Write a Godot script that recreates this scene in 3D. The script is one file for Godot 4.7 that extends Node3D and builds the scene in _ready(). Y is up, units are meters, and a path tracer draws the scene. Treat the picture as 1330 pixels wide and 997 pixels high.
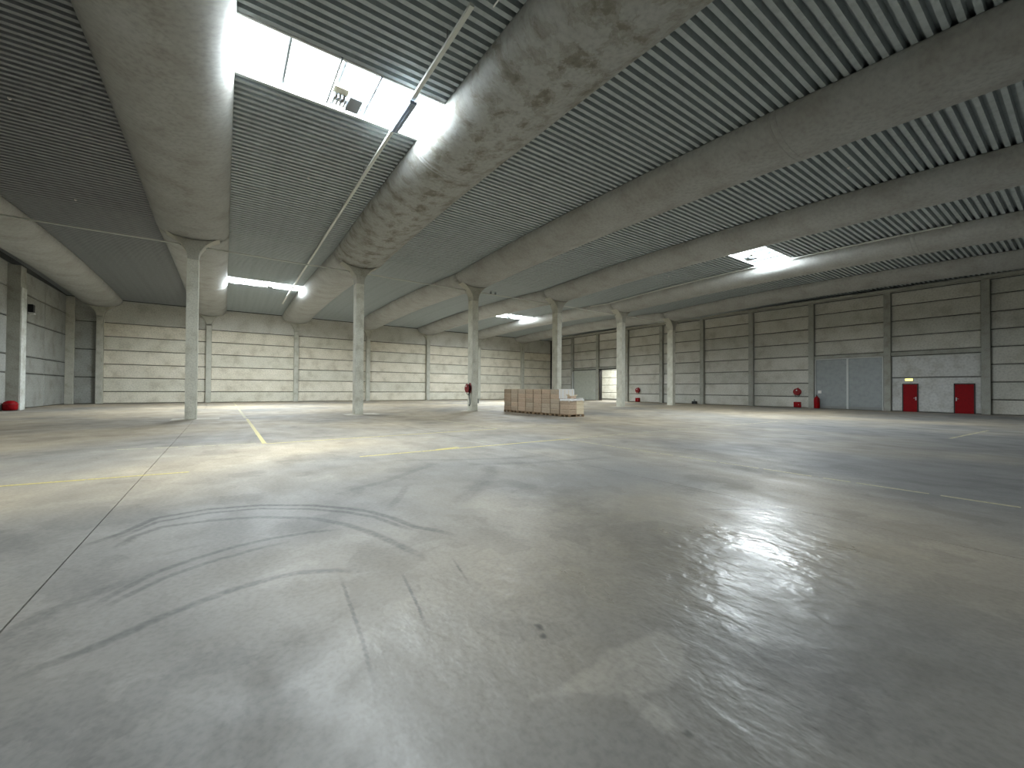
extends Node3D
# An empty concrete warehouse: round-bellied roof beams on flared columns, steel deck, rooflights. Metres, y up, camera above (0, 0).

const EYE := 1.6
const X0 := -1.325            # axis of the first free column
const S := 7.959              # spacing of columns and beams
const ZR := -25.70            # row of free columns
const ZB := -52.18            # inner face of the back wall
const BAY := 26.48
const XR := 44.47             # inner face of the right wall
const XL := -11.45            # inner face of the left wall
const ZF := 27.26             # front wall, behind the camera
const HALF := 1.45            # half width of a beam
const BELLY := 0.80           # depth of a beam
const PITCH := BAY / 104.0    # of the deck's ribs
const OPEN0 := 46             # ribs between which a rooflight lies
const OPEN1 := 54
const LIGHT := 265.0          # one rooflight
const ORD := ["first", "second", "third", "fourth", "fifth", "sixth", "seventh", "eighth"]

var M := {}
var taken := {}
var rng := RandomNumberGenerator.new()


func _ready() -> void:
	rng.seed = 7
	camera_and_light()
	materials()
	build_floor()
	build_ceiling()
	build_walls()
	build_beams()
	build_columns()
	build_rooflights()
	build_doors()
	build_services()
	build_pallets()
	build_fire_gear()


# ------------------------------------------------------------------ camera, sky, light
func camera_and_light() -> void:
	var yaw := deg_to_rad(35.052)
	var pitch := deg_to_rad(0.674)
	var roll := deg_to_rad(0.382)
	var fwd := Vector3(sin(yaw) * cos(pitch), sin(pitch), -cos(yaw) * cos(pitch))
	var right := Vector3(cos(yaw), 0, sin(yaw))
	var up := right.cross(fwd)
	var r2 := right * cos(roll) + up * sin(roll)
	var u2 := up * cos(roll) - right * sin(roll)
	var cam := Camera3D.new()
	cam.name = "camera"
	cam.transform = Transform3D(Basis(r2, u2, -fwd), Vector3(0, EYE, 0))
	cam.fov = rad_to_deg(2.0 * atan(498.5 / 532.93))
	cam.near = 0.05
	cam.far = 300.0
	add_child(cam)
	cam.current = true
	var sky_mat := ProceduralSkyMaterial.new()
	sky_mat.sky_top_color = Color(0.80, 0.86, 0.92)
	sky_mat.sky_horizon_color = Color(0.86, 0.89, 0.92)
	sky_mat.ground_bottom_color = Color(0.30, 0.30, 0.29)
	sky_mat.ground_horizon_color = Color(0.55, 0.56, 0.56)
	var sky := Sky.new()
	sky.sky_material = sky_mat
	var env := Environment.new()
	env.background_mode = Environment.BG_SKY
	env.sky = sky
	env.ambient_light_source = Environment.AMBIENT_SOURCE_DISABLED
	env.tonemap_mode = Environment.TONE_MAPPER_LINEAR
	env.tonemap_exposure = 1.0
	env.sdfgi_enabled = true
	env.ssao_enabled = true
	env.ssil_enabled = true
	var we := WorldEnvironment.new()
	we.name = "surroundings"
	we.environment = env
	add_child(we)
	# daylight that the opal rooflights pass down: one area light under each pane
	for b in [-1, 0, 1]:
		for g in [0, 3]:
			var c := rooflight_centre(g, b)
			daylight(c + Vector3(0, 0.07, 0), Vector2(S - 2 * HALF - 0.70, (OPEN1 - OPEN0) * PITCH - 0.16), LIGHT * [1.0, 1.75, 0.4][b], Color(0.935, 0.975, 1.0))
	daylight(Vector3(49.2, 6.8, -41.0), Vector2(4.0, 6.0), 300.0, Color(1.0, 0.99, 0.95))


func daylight(at: Vector3, size: Vector2, energy: float, tint: Color) -> void:
	var l := AreaLight3D.new()
	l.name = "daylight"
	l.area_size = size
	l.light_energy = energy
	l.light_color = tint
	l.area_range = 120.0
	l.area_attenuation = 2.0
	l.shadow_enabled = true
	l.position = at
	l.rotation.x = -PI / 2
	add_child(l, true)


func rooflight_centre(g: int, b: int) -> Vector3:
	var z1 := ZR + BAY * (1 - b)
	return Vector3(X0 + S * (g + 0.5), crown(z1 - PITCH * (OPEN0 + OPEN1) / 2.0), z1 - PITCH * (OPEN0 + OPEN1) / 2.0)


func crown(z: float) -> float:   # underside of the deck: each bay is slightly cambered
	var t := fposmod(z - ZR, BAY) / BAY
	return 9.60 + 0.33 * 4.0 * t * (1.0 - t)


# ------------------------------------------------------------------ nodes
func numbered(called: String) -> String:
	var n: int = taken.get(called, 0)
	taken[called] = n + 1
	return called if n == 0 else "%s_%03d" % [called, n]


func tag(o: Node3D, label := "", category := "", group := "", kind := "") -> Node3D:
	if label: o.set_meta("label", label)
	if category: o.set_meta("category", category)
	if group: o.set_meta("group", group)
	if kind: o.set_meta("kind", kind)
	return o


func thing(called: String, at: Vector3, label: String, category: String, group := "") -> Node3D:
	var o := Node3D.new()
	o.name = numbered(called)
	o.position = at
	add_child(o)
	return tag(o, label, category, group)


func setting(called: String, label: String, at := Vector3.ZERO) -> Node3D:
	var o := Node3D.new()
	o.name = called
	o.position = at
	add_child(o)
	return tag(o, label, "", "", "structure")


func put(called: String, mesh: Mesh, mat: Material, parent: Node3D = null, at := Transform3D.IDENTITY) -> MeshInstance3D:
	var o := MeshInstance3D.new()
	o.mesh = mesh
	o.material_override = mat
	o.transform = at
	o.cast_shadow = GeometryInstance3D.SHADOW_CASTING_SETTING_ON
	if parent == null:
		o.name = numbered(called)
		add_child(o)
	else:
		var n := called
		var k := 0
		while parent.has_node(n):
			k += 1
			n = "%s_%03d" % [called, k]
		o.name = n
		parent.add_child(o)
	return o


func at(x: float, y: float, z: float) -> Transform3D:
	return Transform3D(Basis.IDENTITY, Vector3(x, y, z))


# ------------------------------------------------------------------ shapes
class Shape:
	var t := PackedVector3Array()
	var uv := PackedVector2Array()
	var with_uv := false

	func tri(a: Vector3, b: Vector3, c: Vector3) -> void:
		t.append(a); t.append(b); t.append(c)

	func quad(a: Vector3, b: Vector3, c: Vector3, d: Vector3) -> void:
		tri(a, b, c); tri(a, c, d)

	func loft(rings: Array, caps := true) -> Shape:   # rings: loops of equally many points
		var s := Shape.new()
		var n: int = rings[0].size()
		for r in rings.size() - 1:
			for k in n:
				s.quad(rings[r][k], rings[r][(k + 1) % n], rings[r + 1][(k + 1) % n], rings[r + 1][k])
		if caps:
			for e in [0, rings.size() - 1]:
				var flat := PackedVector2Array()
				var a: Vector3 = rings[e][0]
				var nrm := Vector3.ZERO
				for k in n:
					nrm += (rings[e][k] - a).cross(rings[e][(k + 1) % n] - a)
				nrm = nrm.normalized()
				var ux := nrm.cross(Vector3(0.31, 0.87, 0.37)).normalized()
				var uy := nrm.cross(ux)
				for k in n:
					flat.append(Vector2((rings[e][k] - a).dot(ux), (rings[e][k] - a).dot(uy)))
				var idx := Geometry2D.triangulate_polygon(flat)
				for i in range(0, idx.size(), 3):
					var p: Vector3 = rings[e][idx[i]]
					var q: Vector3 = rings[e][idx[i + 1]]
					var w: Vector3 = rings[e][idx[i + 2]]
					var same := (q - p).cross(w - p).dot(nrm) > 0
					if same == (e == 0):
						s.tri(p, w, q)
					else:
						s.tri(p, q, w)
			s.outward()
		t.append_array(s.t)
		return self

	func outward() -> void:   # front faces run clockwise
		var v := 0.0
		var c := t[0]
		for i in range(0, t.size(), 3):
			v += (t[i] - c).dot((t[i + 1] - c).cross(t[i + 2] - c))
		if v > 0.0:
			for i in range(0, t.size(), 3):
				var k := t[i + 1]
				t[i + 1] = t[i + 2]
				t[i + 2] = k

	func box(c: Vector3, s: Vector3, bevel := 0.0) -> Shape:
		var h := s / 2.0
		if bevel <= 0.0:
			return loft([rect(c, h, -h.y, 0.0), rect(c, h, h.y, 0.0)])
		return loft([rect(c, h, -h.y, bevel), rect(c, h, -h.y + bevel, 0.0), rect(c, h, h.y - bevel, 0.0), rect(c, h, h.y, bevel)])

	func rect(c: Vector3, h: Vector3, y: float, inset: float) -> Array:
		var x := h.x - inset
		var z := h.z - inset
		return [c + Vector3(-x, y, -z), c + Vector3(x, y, -z), c + Vector3(x, y, z), c + Vector3(-x, y, z)]

	func lathe(profile: Array, base: Vector3, axis := Vector3.UP, sides := 20) -> Shape:   # profile: (radius, along)
		var u := axis.cross(Vector3(0.2, 0.3, 0.93)).normalized()
		var w := axis.cross(u).normalized()
		var rings := []
		for p in profile:
			var ring := []
			for k in sides:
				var a := TAU * k / sides
				ring.append(base + axis * p.y + (u * cos(a) + w * sin(a)) * maxf(p.x, 0.0005))
			rings.append(ring)
		return loft(rings)

	func tube(path: Array, r: float, sides := 8) -> Shape:
		var rings := []
		var u := Vector3.ZERO
		for i in path.size():
			var d: Vector3 = (path[mini(i + 1, path.size() - 1)] - path[maxi(i - 1, 0)]).normalized()
			u = d.cross(Vector3(0.13, 0.95, 0.28)).normalized() if u == Vector3.ZERO else (u - d * u.dot(d)).normalized()
			var w := d.cross(u)
			var ring := []
			for k in sides:
				var a := TAU * k / sides
				ring.append(path[i] + (u * cos(a) + w * sin(a)) * r)
			rings.append(ring)
		return loft(rings)

	func mesh(smooth := false) -> ArrayMesh:
		var st := SurfaceTool.new()
		st.begin(Mesh.PRIMITIVE_TRIANGLES)
		st.set_smooth_group(0 if smooth else -1)
		for i in t.size():
			if with_uv:
				st.set_uv(uv[i])
				st.set_uv2(Vector2(t[i].x, t[i].z) / 2.6)
			st.add_vertex(t[i])
		st.generate_normals()
		return st.commit()


func bx(c: Vector3, s: Vector3, bevel := 0.0) -> ArrayMesh:
	return Shape.new().box(c, s, bevel).mesh()


# ------------------------------------------------------------------ materials
func noise(freq: float, sd: int, octaves := 4, warp := 0.0) -> FastNoiseLite:
	var n := FastNoiseLite.new()
	n.seed = sd
	n.frequency = freq
	n.noise_type = FastNoiseLite.TYPE_SIMPLEX_SMOOTH
	n.fractal_type = FastNoiseLite.FRACTAL_FBM if octaves > 1 else FastNoiseLite.FRACTAL_NONE
	n.fractal_octaves = octaves
	n.fractal_gain = 0.55
	if warp > 0.0:
		n.domain_warp_enabled = true
		n.domain_warp_amplitude = warp
		n.domain_warp_frequency = freq * 1.2
	return n


func ramp(stops: Array) -> Gradient:
	var g := Gradient.new()
	var o := PackedFloat32Array()
	var c := PackedColorArray()
	for s in stops:
		o.append(s[0]); c.append(s[1])
	g.offsets = o
	g.colors = c
	return g


func tex(n: FastNoiseLite, size: int, g: Gradient) -> NoiseTexture2D:
	var t := NoiseTexture2D.new()
	t.width = size
	t.height = size
	t.seamless = true
	t.seamless_blend_skirt = 0.2
	t.noise = n
	t.normalize = true
	if g:
		t.color_ramp = g
	return t


func grey(v: float) -> Color:
	return Color(v, v, v)


func mat(color: Color, rough := 0.8, metal := 0.0) -> StandardMaterial3D:
	var m := StandardMaterial3D.new()
	m.albedo_color = color
	m.roughness = rough
	m.metallic = metal
	return m


func world_mapped(m: StandardMaterial3D, metres: float) -> StandardMaterial3D:
	m.uv1_triplanar = true
	m.uv1_world_triplanar = true
	m.uv1_scale = Vector3.ONE / metres
	return m


func detail(m: StandardMaterial3D, t: Texture2D, metres: float) -> void:
	m.detail_enabled = true
	m.detail_albedo = t
	m.detail_blend_mode = BaseMaterial3D.BLEND_MODE_MUL
	m.detail_uv_layer = BaseMaterial3D.DETAIL_UV_2
	m.uv2_triplanar = true
	m.uv2_world_triplanar = true
	m.uv2_scale = Vector3.ONE / metres


func concrete(tint: Color, mottle: Texture2D, stain: Texture2D, metres: float, stain_metres: float, bump: Texture2D, rough := 0.85) -> StandardMaterial3D:
	var m := world_mapped(mat(tint, rough), metres)
	m.albedo_texture = mottle
	m.heightmap_enabled = true
	m.heightmap_texture = bump
	m.heightmap_scale = 0.12
	detail(m, stain, stain_metres)
	return m


func materials() -> void:
	var mottle := tex(noise(0.012, 11, 5), 1024, ramp([[0.0, grey(0.85)], [0.35, grey(0.925)], [0.55, grey(0.96)], [1.0, grey(1.0)]]))
	var bump := tex(noise(0.02, 12, 5), 512, null)
	var stain := tex(noise(0.006, 13, 4, 30.0), 512, ramp([[0.0, Color(0.84, 0.83, 0.80)], [0.42, Color(0.95, 0.95, 0.94)], [1.0, grey(1.0)]]))
	var swirl := tex(noise(0.006, 14, 5, 60.0), 1024, ramp([[0.0, Color(0.84, 0.83, 0.80)], [0.30, Color(0.92, 0.91, 0.895)], [0.55, Color(0.96, 0.96, 0.95)], [1.0, grey(1.0)]]))
	var wrinkle := tex(noise(0.010, 16, 5, 55.0), 1024, ramp([[0.0, Color(0.66, 0.64, 0.58)], [0.24, Color(0.76, 0.74, 0.69)], [0.34, Color(0.93, 0.92, 0.90)], [0.42, Color(0.84, 0.83, 0.79)], [0.50, Color(0.97, 0.97, 0.96)], [1.0, grey(1.0)]]))
	var streak := tex(noise(0.01, 15, 5), 512, ramp([[0.0, grey(0.88)], [0.5, grey(0.96)], [1.0, grey(1.0)]]))
	M.beam = concrete(Color(0.71, 0.715, 0.705), mottle, swirl, 2.3, 9.0, bump)
	M.beam_wrinkled = concrete(Color(0.71, 0.715, 0.705), mottle, wrinkle, 2.3, 8.0, bump)
	M.column = concrete(Color(0.91, 0.905, 0.85), mottle, stain, 1.1, 3.1, bump)
	M.capital = concrete(Color(0.79, 0.785, 0.74), mottle, stain, 1.1, 3.1, bump)  # column concrete toned down: shade under the beams put into the colour
	M.pilaster = concrete(Color(0.80, 0.795, 0.745), mottle, stain, 1.1, 3.1, bump)
	M.pier = concrete(Color(0.70, 0.70, 0.665), mottle, stain, 1.1, 3.1, bump)
	M.panel = []
	for k in 3:
		M.panel.append(concrete([Color(0.935, 0.905, 0.835), Color(0.91, 0.89, 0.825), Color(0.95, 0.92, 0.85)][k], mottle, stain, 1.9, 5.0 + k, bump, 0.9))
	M.core = concrete(Color(0.30, 0.30, 0.285), mottle, stain, 1.9, 5.0, bump, 0.9)
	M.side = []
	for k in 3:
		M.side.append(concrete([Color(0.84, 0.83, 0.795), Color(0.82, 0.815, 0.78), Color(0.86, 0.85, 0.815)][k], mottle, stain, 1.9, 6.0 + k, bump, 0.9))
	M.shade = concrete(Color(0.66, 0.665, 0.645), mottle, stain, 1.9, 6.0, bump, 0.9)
	M.render = concrete(Color(0.86, 0.86, 0.85), mottle, stain, 2.6, 4.0, bump, 0.9)
	M.white_wall = concrete(Color(0.88, 0.89, 0.87), mottle, stain, 2.6, 4.0, bump, 0.9)
	var deck := world_mapped(mat(Color(0.70, 0.735, 0.74), 0.5, 0.0), 1.7)
	deck.albedo_texture = streak
	M.deck = deck
	var darker := world_mapped(mat(Color(0.56, 0.575, 0.58), 0.55, 0.0), 1.7)  # darker tone of the deck, for the gaps left of the first column
	darker.albedo_texture = streak
	M.deck_darker = darker
	M.kerb = mat(Color(0.90, 0.91, 0.90), 0.7)
	M.pane = mat(Color(0.95, 0.96, 0.97), 0.5)
	M.pane.emission_enabled = true
	M.pane.emission = Color(0.96, 0.99, 1.0)
	M.pane.emission_energy_multiplier = 3.0
	M.bar = mat(Color(0.60, 0.63, 0.64), 0.6)
	M.opener = mat(Color(0.56, 0.58, 0.59), 0.6)
	M.tray = mat(Color(0.70, 0.67, 0.58), 0.7)
	M.steel = mat(Color(0.55, 0.56, 0.55), 0.45, 0.5)
	M.dark = mat(Color(0.10, 0.10, 0.10), 0.7)
	M.rail = mat(Color(0.82, 0.83, 0.80), 0.5)
	M.fitting = mat(Color(0.58, 0.63, 0.70), 0.5)
	var gate := world_mapped(mat(Color(0.60, 0.62, 0.62), 0.5, 0.25), 2.4)
	gate.albedo_texture = streak
	M.gate = gate
	var leaf := world_mapped(mat(Color(0.72, 0.73, 0.68), 0.65, 0.0), 2.4)
	leaf.albedo_texture = streak
	M.leaf = leaf
	M.trim = mat(Color(0.78, 0.79, 0.78), 0.5)
	M.red = world_mapped(mat(Color(0.56, 0.004, 0.045), 0.55), 1.0)
	M.red.albedo_texture = streak
	M.red.metallic_specular = 0.3
	M.red_dark = mat(Color(0.50, 0.02, 0.04), 0.5)
	M.rubber = mat(Color(0.07, 0.07, 0.07), 0.75)
	M.frame = mat(Color(0.16, 0.13, 0.13), 0.6)
	M.sign = mat(Color(0.95, 0.93, 0.60), 0.5)
	M.sign.emission_enabled = true
	M.sign.emission = Color(1.0, 0.95, 0.55)
	M.sign.emission_energy_multiplier = 1.8
	M.carton = []
	for c in [Color(0.76, 0.67, 0.57), Color(0.80, 0.70, 0.60), Color(0.73, 0.65, 0.555), Color(0.77, 0.70, 0.61)]:
		var cm := world_mapped(mat(c, 0.85), 0.9)
		cm.albedo_texture = streak
		M.carton.append(cm)
	M.wood = world_mapped(mat(Color(0.62, 0.52, 0.40), 0.85), 0.7)
	M.wood.albedo_texture = streak
	M.film = mat(Color(0.90, 0.89, 0.87), 0.35)
	M.pale = mat(Color(0.90, 0.84, 0.72), 0.8)
	M.yellow = world_mapped(mat(Color(0.88, 0.81, 0.50), 0.6), 0.8)
	M.yellow.albedo_texture = tex(noise(0.05, 17, 4), 256, ramp([[0.0, grey(0.70)], [1.0, grey(1.0)]]))
	M.yellow_worn = world_mapped(mat(Color(0.82, 0.785, 0.64), 0.65), 0.8)
	M.yellow_worn.albedo_texture = M.yellow.albedo_texture
	M.patch = concrete(Color(0.84, 0.81, 0.75), mottle, stain, 1.2, 2.7, bump, 0.8)
	M.fine = tex(noise(0.045, 18, 5), 512, ramp([[0.0, grey(0.87)], [0.5, grey(0.955)], [1.0, grey(1.0)]]))
	floor_materials()


# the marks that forklifts left on the floor, as (x, z) in metres
func tracks() -> Array:
	return [
		[0.060, 0.62, [-1.17, -5.8, -0.9, -6.09, -0.66, -6.58, -0.15, -6.68, 0.42, -6.52, 1.0, -6.13, 1.35, -5.73, 1.56, -5.42, 1.71, -5.02, 1.82, -4.53, 1.97, -4.3, 2.1, -3.98]],
		[0.050, 0.66, [-0.93, -5.87, -0.63, -6.38, -0.14, -6.48, 0.41, -6.35, 0.97, -5.94, 1.31, -5.55, 1.54, -5.17, 1.67, -4.73, 1.77, -4.38]],
		[0.065, 0.68, [-0.88, -5.51, -0.76, -5.91, -0.56, -6.13, -0.13, -6.11, 0.38, -5.94, 0.91, -5.52, 1.19, -5.05, 1.35, -4.64, 1.45, -4.24, 1.54, -3.79, 1.58, -3.61]],
		[0.050, 0.70, [-0.80, -4.12, -0.7, -4.32, -0.47, -4.66, -0.2, -4.83, 0.1, -4.97, 0.44, -5.03, 0.82, -5.0, 1.13, -4.9]],
		[0.045, 0.74, [-0.75, -4.0, -0.64, -4.21, -0.38, -4.5, -0.1, -4.66, 0.27, -4.78, 0.6, -4.83]],
		[0.060, 0.68, [-0.95, -3.38, -0.82, -3.46, -0.61, -3.55, -0.48, -3.64, -0.34, -3.74, -0.14, -3.84, 0.08, -3.93, 0.36, -3.98, 0.56, -3.97, 0.84, -3.83, 1.02, -3.66]],
		[0.050, 0.80, [-0.58, -5.09, -0.32, -5.18, -0.07, -5.22]],
		[0.10, 0.82, [-1.5, -3.7, -1.14, -3.98, -1.01, -4.27, -0.73, -4.49, -0.48, -4.73]],
		[0.12, 0.84, [1.45, -6.63, 2.28, -7.01, 3.58, -8.04, 3.9, -8.16]],
		[0.08, 0.82, [1.81, -5.42, 2.03, -5.73, 2.54, -6.63]],
		[0.012, 0.60, [1.29, -3.53, 1.18, -2.84, 1.1, -2.45]],
		[0.010, 0.62, [1.8, -3.59, 1.66, -2.93]],
		[0.014, 0.70, [0.83, -3.75, 0.74, -2.7, 0.67, -2.15]],
		[0.22, 0.86, [4.6, -7.4, 4.1, -6.5, 3.2, -5.6, 2.6, -5.1]],
		[0.16, 0.86, [4.2, -7.6, 5.6, -7.0, 7.5, -6.6]],
		[0.14, 0.88, [3.0, -9.0, 4.4, -8.2, 6.0, -7.6]],
		[0.03, 0.72, [5.2, -3.1, 6.4, -2.3]],
	]


# patches of another tone: (brightness, softness in metres, outline)
func patches() -> Array:
	return [
		[1.13, 0.03, [1.32, -1.69, 1.55, -1.68, 1.83, -1.7, 2.0, -1.73, 2.26, -1.69, 2.44, -1.7, 2.29, -1.43, 2.09, -1.33, 1.83, -1.37, 1.58, -1.56]],
		[1.16, 0.05, [1.76, -1.4, 1.87, -1.26, 1.81, -1.15, 1.71, -1.14, 1.68, -1.3]],
		[0.88, 0.45, [3.79, -5.07, 4.66, -4.97, 4.36, -4.17, 3.73, -4.05, 3.5, -4.51]],
		[0.88, 0.60, [4.17, -3.84, 3.79, -2.73, 3.75, -2.27, 3.14, -2.18, 3.13, -2.69, 3.35, -3.32]],
		[0.88, 0.20, [-1.99, -6.91, -1.5, -6.4, -1.37, -6.5, -1.51, -5.94, -1.9, -6.1]],
		[0.90, 0.35, [2.6, -1.2, 3.6, -1.0, 3.4, -0.5, 2.3, -0.7]],
		[0.55, 0.02, [1.74, -2.20, 1.765, -2.18, 1.755, -2.13, 1.735, -2.15]],
		[0.55, 0.02, [1.70, -2.08, 1.72, -2.085, 1.715, -2.05, 1.70, -2.055]],
		[0.60, 0.02, [2.97, -1.55, 3.02, -1.54, 3.01, -1.52, 2.98, -1.53]],
		[0.60, 0.02, [2.80, -1.40, 2.85, -1.39, 2.84, -1.37, 2.81, -1.38]],
		[0.62, 0.02, [2.99, -1.40, 3.03, -1.40, 3.02, -1.38, 3.0, -1.385]],
		[0.60, 0.02, [1.76, -1.13, 1.80, -1.12, 1.79, -1.09, 1.77, -1.10]],
		[1.20, 0.03, [2.78, -1.30, 2.86, -1.32, 2.88, -1.26, 2.80, -1.24]],
	]


const NEAR := Rect2(-5.0, -15.0, 16.0, 16.0)     # x, z of the finely drawn part of the floor


func floor_materials() -> void:
	# marks on a 2048 px square of 16 m
	var w := 2048
	var marks := PackedByteArray()
	marks.resize(w * w)
	marks.fill(255)
	var px := w / NEAR.size.x
	var tread := noise(0.09, 41, 3).get_image(256, 256).get_data()
	for t in tracks():
		var half: float = t[0] * px / 1.15
		var deep: float = t[1]
		var curve := Curve2D.new()
		var p: Array = t[2]
		for k in range(0, p.size(), 2):
			var a := Vector2(p[k], p[k + 1])
			var before := Vector2(p[k - 2], p[k - 1]) if k > 0 else a
			var after := Vector2(p[k + 2], p[k + 3]) if k + 2 < p.size() else a
			var h := (after - before) / 6.0
			curve.add_point(a, -h, h)
		var long := curve.get_baked_length()
		var d := 0.0
		while d < long:
			var c := (curve.sample_baked(d) - NEAR.position) * px
			var fade := clampf(minf(d, long - d) / 0.35, 0.0, 1.0)
			var r := int(ceil(half))
			for j in range(-r, r + 1):
				for i in range(-r, r + 1):
					var x := int(c.x) + i
					var y := int(c.y) + j
					if x < 0 or y < 0 or x >= w or y >= w:
						continue
					var q := sqrt(float(i * i + j * j)) / (half + 0.5)
					if q >= 1.0:
						continue
					var g := tread[(y & 255) * 256 + (x & 255)] / 255.0
					var v := 1.0 - (1.0 - deep) * fade * minf(1.0, (1.0 - q) * 1.6) * clampf(0.25 + g * 0.95, 0.0, 1.0)
					var at_ := y * w + x
					marks[at_] = mini(marks[at_], int(v * 255.0))
			d += 0.6 / px
	var tone := PackedFloat32Array()
	tone.resize(w * w)
	tone.fill(1.0)
	var ragged := noise(0.03, 42, 3).get_image(256, 256).get_data()
	for q in patches():
		var ring := PackedVector2Array()
		var box := Rect2((Vector2(q[2][0], q[2][1]) - NEAR.position) * px, Vector2.ZERO)
		for k in range(0, q[2].size(), 2):
			ring.append((Vector2(q[2][k], q[2][k + 1]) - NEAR.position) * px)
			box = box.expand(ring[-1])
		var soft: float = q[1] * px
		box = box.grow(soft)
		for y in range(maxi(0, int(box.position.y)), mini(w, int(box.end.y))):
			for x in range(maxi(0, int(box.position.x)), mini(w, int(box.end.x))):
				var p := Vector2(x, y)
				var d := 1e9
				for k in ring.size():
					d = minf(d, p.distance_to(Geometry2D.get_closest_point_to_segment(p, ring[k], ring[(k + 1) % ring.size()])))
				if Geometry2D.is_point_in_polygon(p, ring):
					d = -d
				d += (ragged[(y & 255) * 256 + (x & 255)] / 255.0 - 0.5) * (soft * 1.2 + 3.0)
				tone[y * w + x] *= lerpf(q[0], 1.0, smoothstep(-soft, soft, d))
	M.floor_near = floor_material(NEAR, w, marks, true, tone)
	M.floor_far = floor_material(Rect2(-12.0, -53.0, 57.0, 81.0), 1024, PackedByteArray(), false)


func layer(area: Rect2, w: int, per_metre: float, sd: int, octaves: int, warp := 0.0, stretch := 1.0) -> PackedByteArray:
	# noise laid out in metres, so that both floor textures agree where they meet
	var n := noise(per_metre * area.size.x / w, sd, octaves, warp * w / area.size.x)
	n.domain_warp_frequency = per_metre * 1.2 * area.size.x / w
	var h := int(w * area.size.y / area.size.x * stretch)
	n.offset = Vector3(area.position.x * w / area.size.x, area.position.y * stretch * w / area.size.x, 0.0)
	var im := n.get_image(w, h, false, false, false)
	if h != w:
		im.resize(w, w, Image.INTERPOLATE_BILINEAR)
	im.convert(Image.FORMAT_L8)
	return im.get_data()


func floor_material(area: Rect2, w: int, marks: PackedByteArray, near: bool, tone := PackedFloat32Array()) -> StandardMaterial3D:
	var broad := layer(area, w, 0.16, 21, 4, 1.2)
	var blot := layer(area, w, 0.55, 22, 5, 0.6)
	var scuff := layer(area, w, 1.3, 23, 5, 0.3, 0.55)
	var dust := layer(area, w, 0.09, 24, 3)
	var col := PackedByteArray()
	col.resize(w * w * 3)
	var rgh := PackedByteArray()
	rgh.resize(w * w)
	var hgt := PackedByteArray()
	if near:
		hgt.resize(w * w)
	var fine := layer(area, w, 5.0, 25, 4, 0.1, 0.6) if near else PackedByteArray()
	for y in w:
		var z := area.position.y + area.size.y * y / w
		var far := clampf((-z - 5.5) / 7.0, 0.0, 1.0)
		for x in w:
			var k := y * w + x
			var b := broad[k] / 255.0 - 0.5
			var o := blot[k] / 255.0 - 0.5
			var c := scuff[k] / 255.0 - 0.5
			var tan_ := clampf(0.25 + 0.55 * far + (dust[k] / 255.0 - 0.5) * 1.6 + b * 0.5, 0.0, 1.0)
			var v := 1.0 + b * 0.20 + c * 0.12
			if o > 0.10:
				v += minf((o - 0.10) * 2.0, 0.045)
			elif o < -0.12:
				v -= minf((-0.12 - o) * 2.0, 0.07)
			var mk := 1.0
			if near:
				mk = marks[k] / 255.0
				v *= mk * tone[k]
			v *= 255.0
			col[k * 3] = clampi(int(v * lerpf(0.492, 0.665, tan_)), 0, 255)
			col[k * 3 + 1] = clampi(int(v * lerpf(0.488, 0.615, tan_)), 0, 255)
			col[k * 3 + 2] = clampi(int(v * lerpf(0.476, 0.528, tan_)), 0, 255)
			var gloss := area.position.x + area.size.x * x / w
			# worn smooth and sealed where the forklifts turn, dusty elsewhere
			var worn := clampf(1.25 - Vector2((gloss - 3.9) / 3.2, (z + 2.2) / 2.6).length() + o * 0.9, 0.0, 1.0)
			var rr := lerpf(0.62, 0.32, worn) + far * 0.10 - c * 0.30 - o * 0.12
			if near:
				var wave := c * 0.30 + o * 0.15 + (fine[k] / 255.0 - 0.5) * 0.5
				hgt[k] = clampi(int(128.0 + wave * 230.0 * lerpf(0.16, 1.0, worn)), 0, 255)
			rgh[k] = clampi(int(rr * 255.0), 50, 230)
	var m := mat(Color.WHITE, 1.0)
	m.albedo_texture = ImageTexture.create_from_image(Image.create_from_data(w, w, false, Image.FORMAT_RGB8, col))
	m.roughness_texture = ImageTexture.create_from_image(Image.create_from_data(w, w, false, Image.FORMAT_L8, rgh))
	m.metallic_specular = 0.55
	m.roughness_texture_channel = BaseMaterial3D.TEXTURE_CHANNEL_RED
	if near:
		m.heightmap_enabled = true
		m.heightmap_texture = ImageTexture.create_from_image(Image.create_from_data(w, w, false, Image.FORMAT_L8, hgt))
		m.heightmap_scale = 2.6
	m.detail_enabled = true
	m.detail_albedo = M.fine
	m.detail_blend_mode = BaseMaterial3D.BLEND_MODE_MUL
	m.detail_uv_layer = BaseMaterial3D.DETAIL_UV_2
	m.uv2_triplanar = true
	m.uv2_world_triplanar = true
	m.uv2_scale = Vector3.ONE / 1.4
	return m


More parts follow.
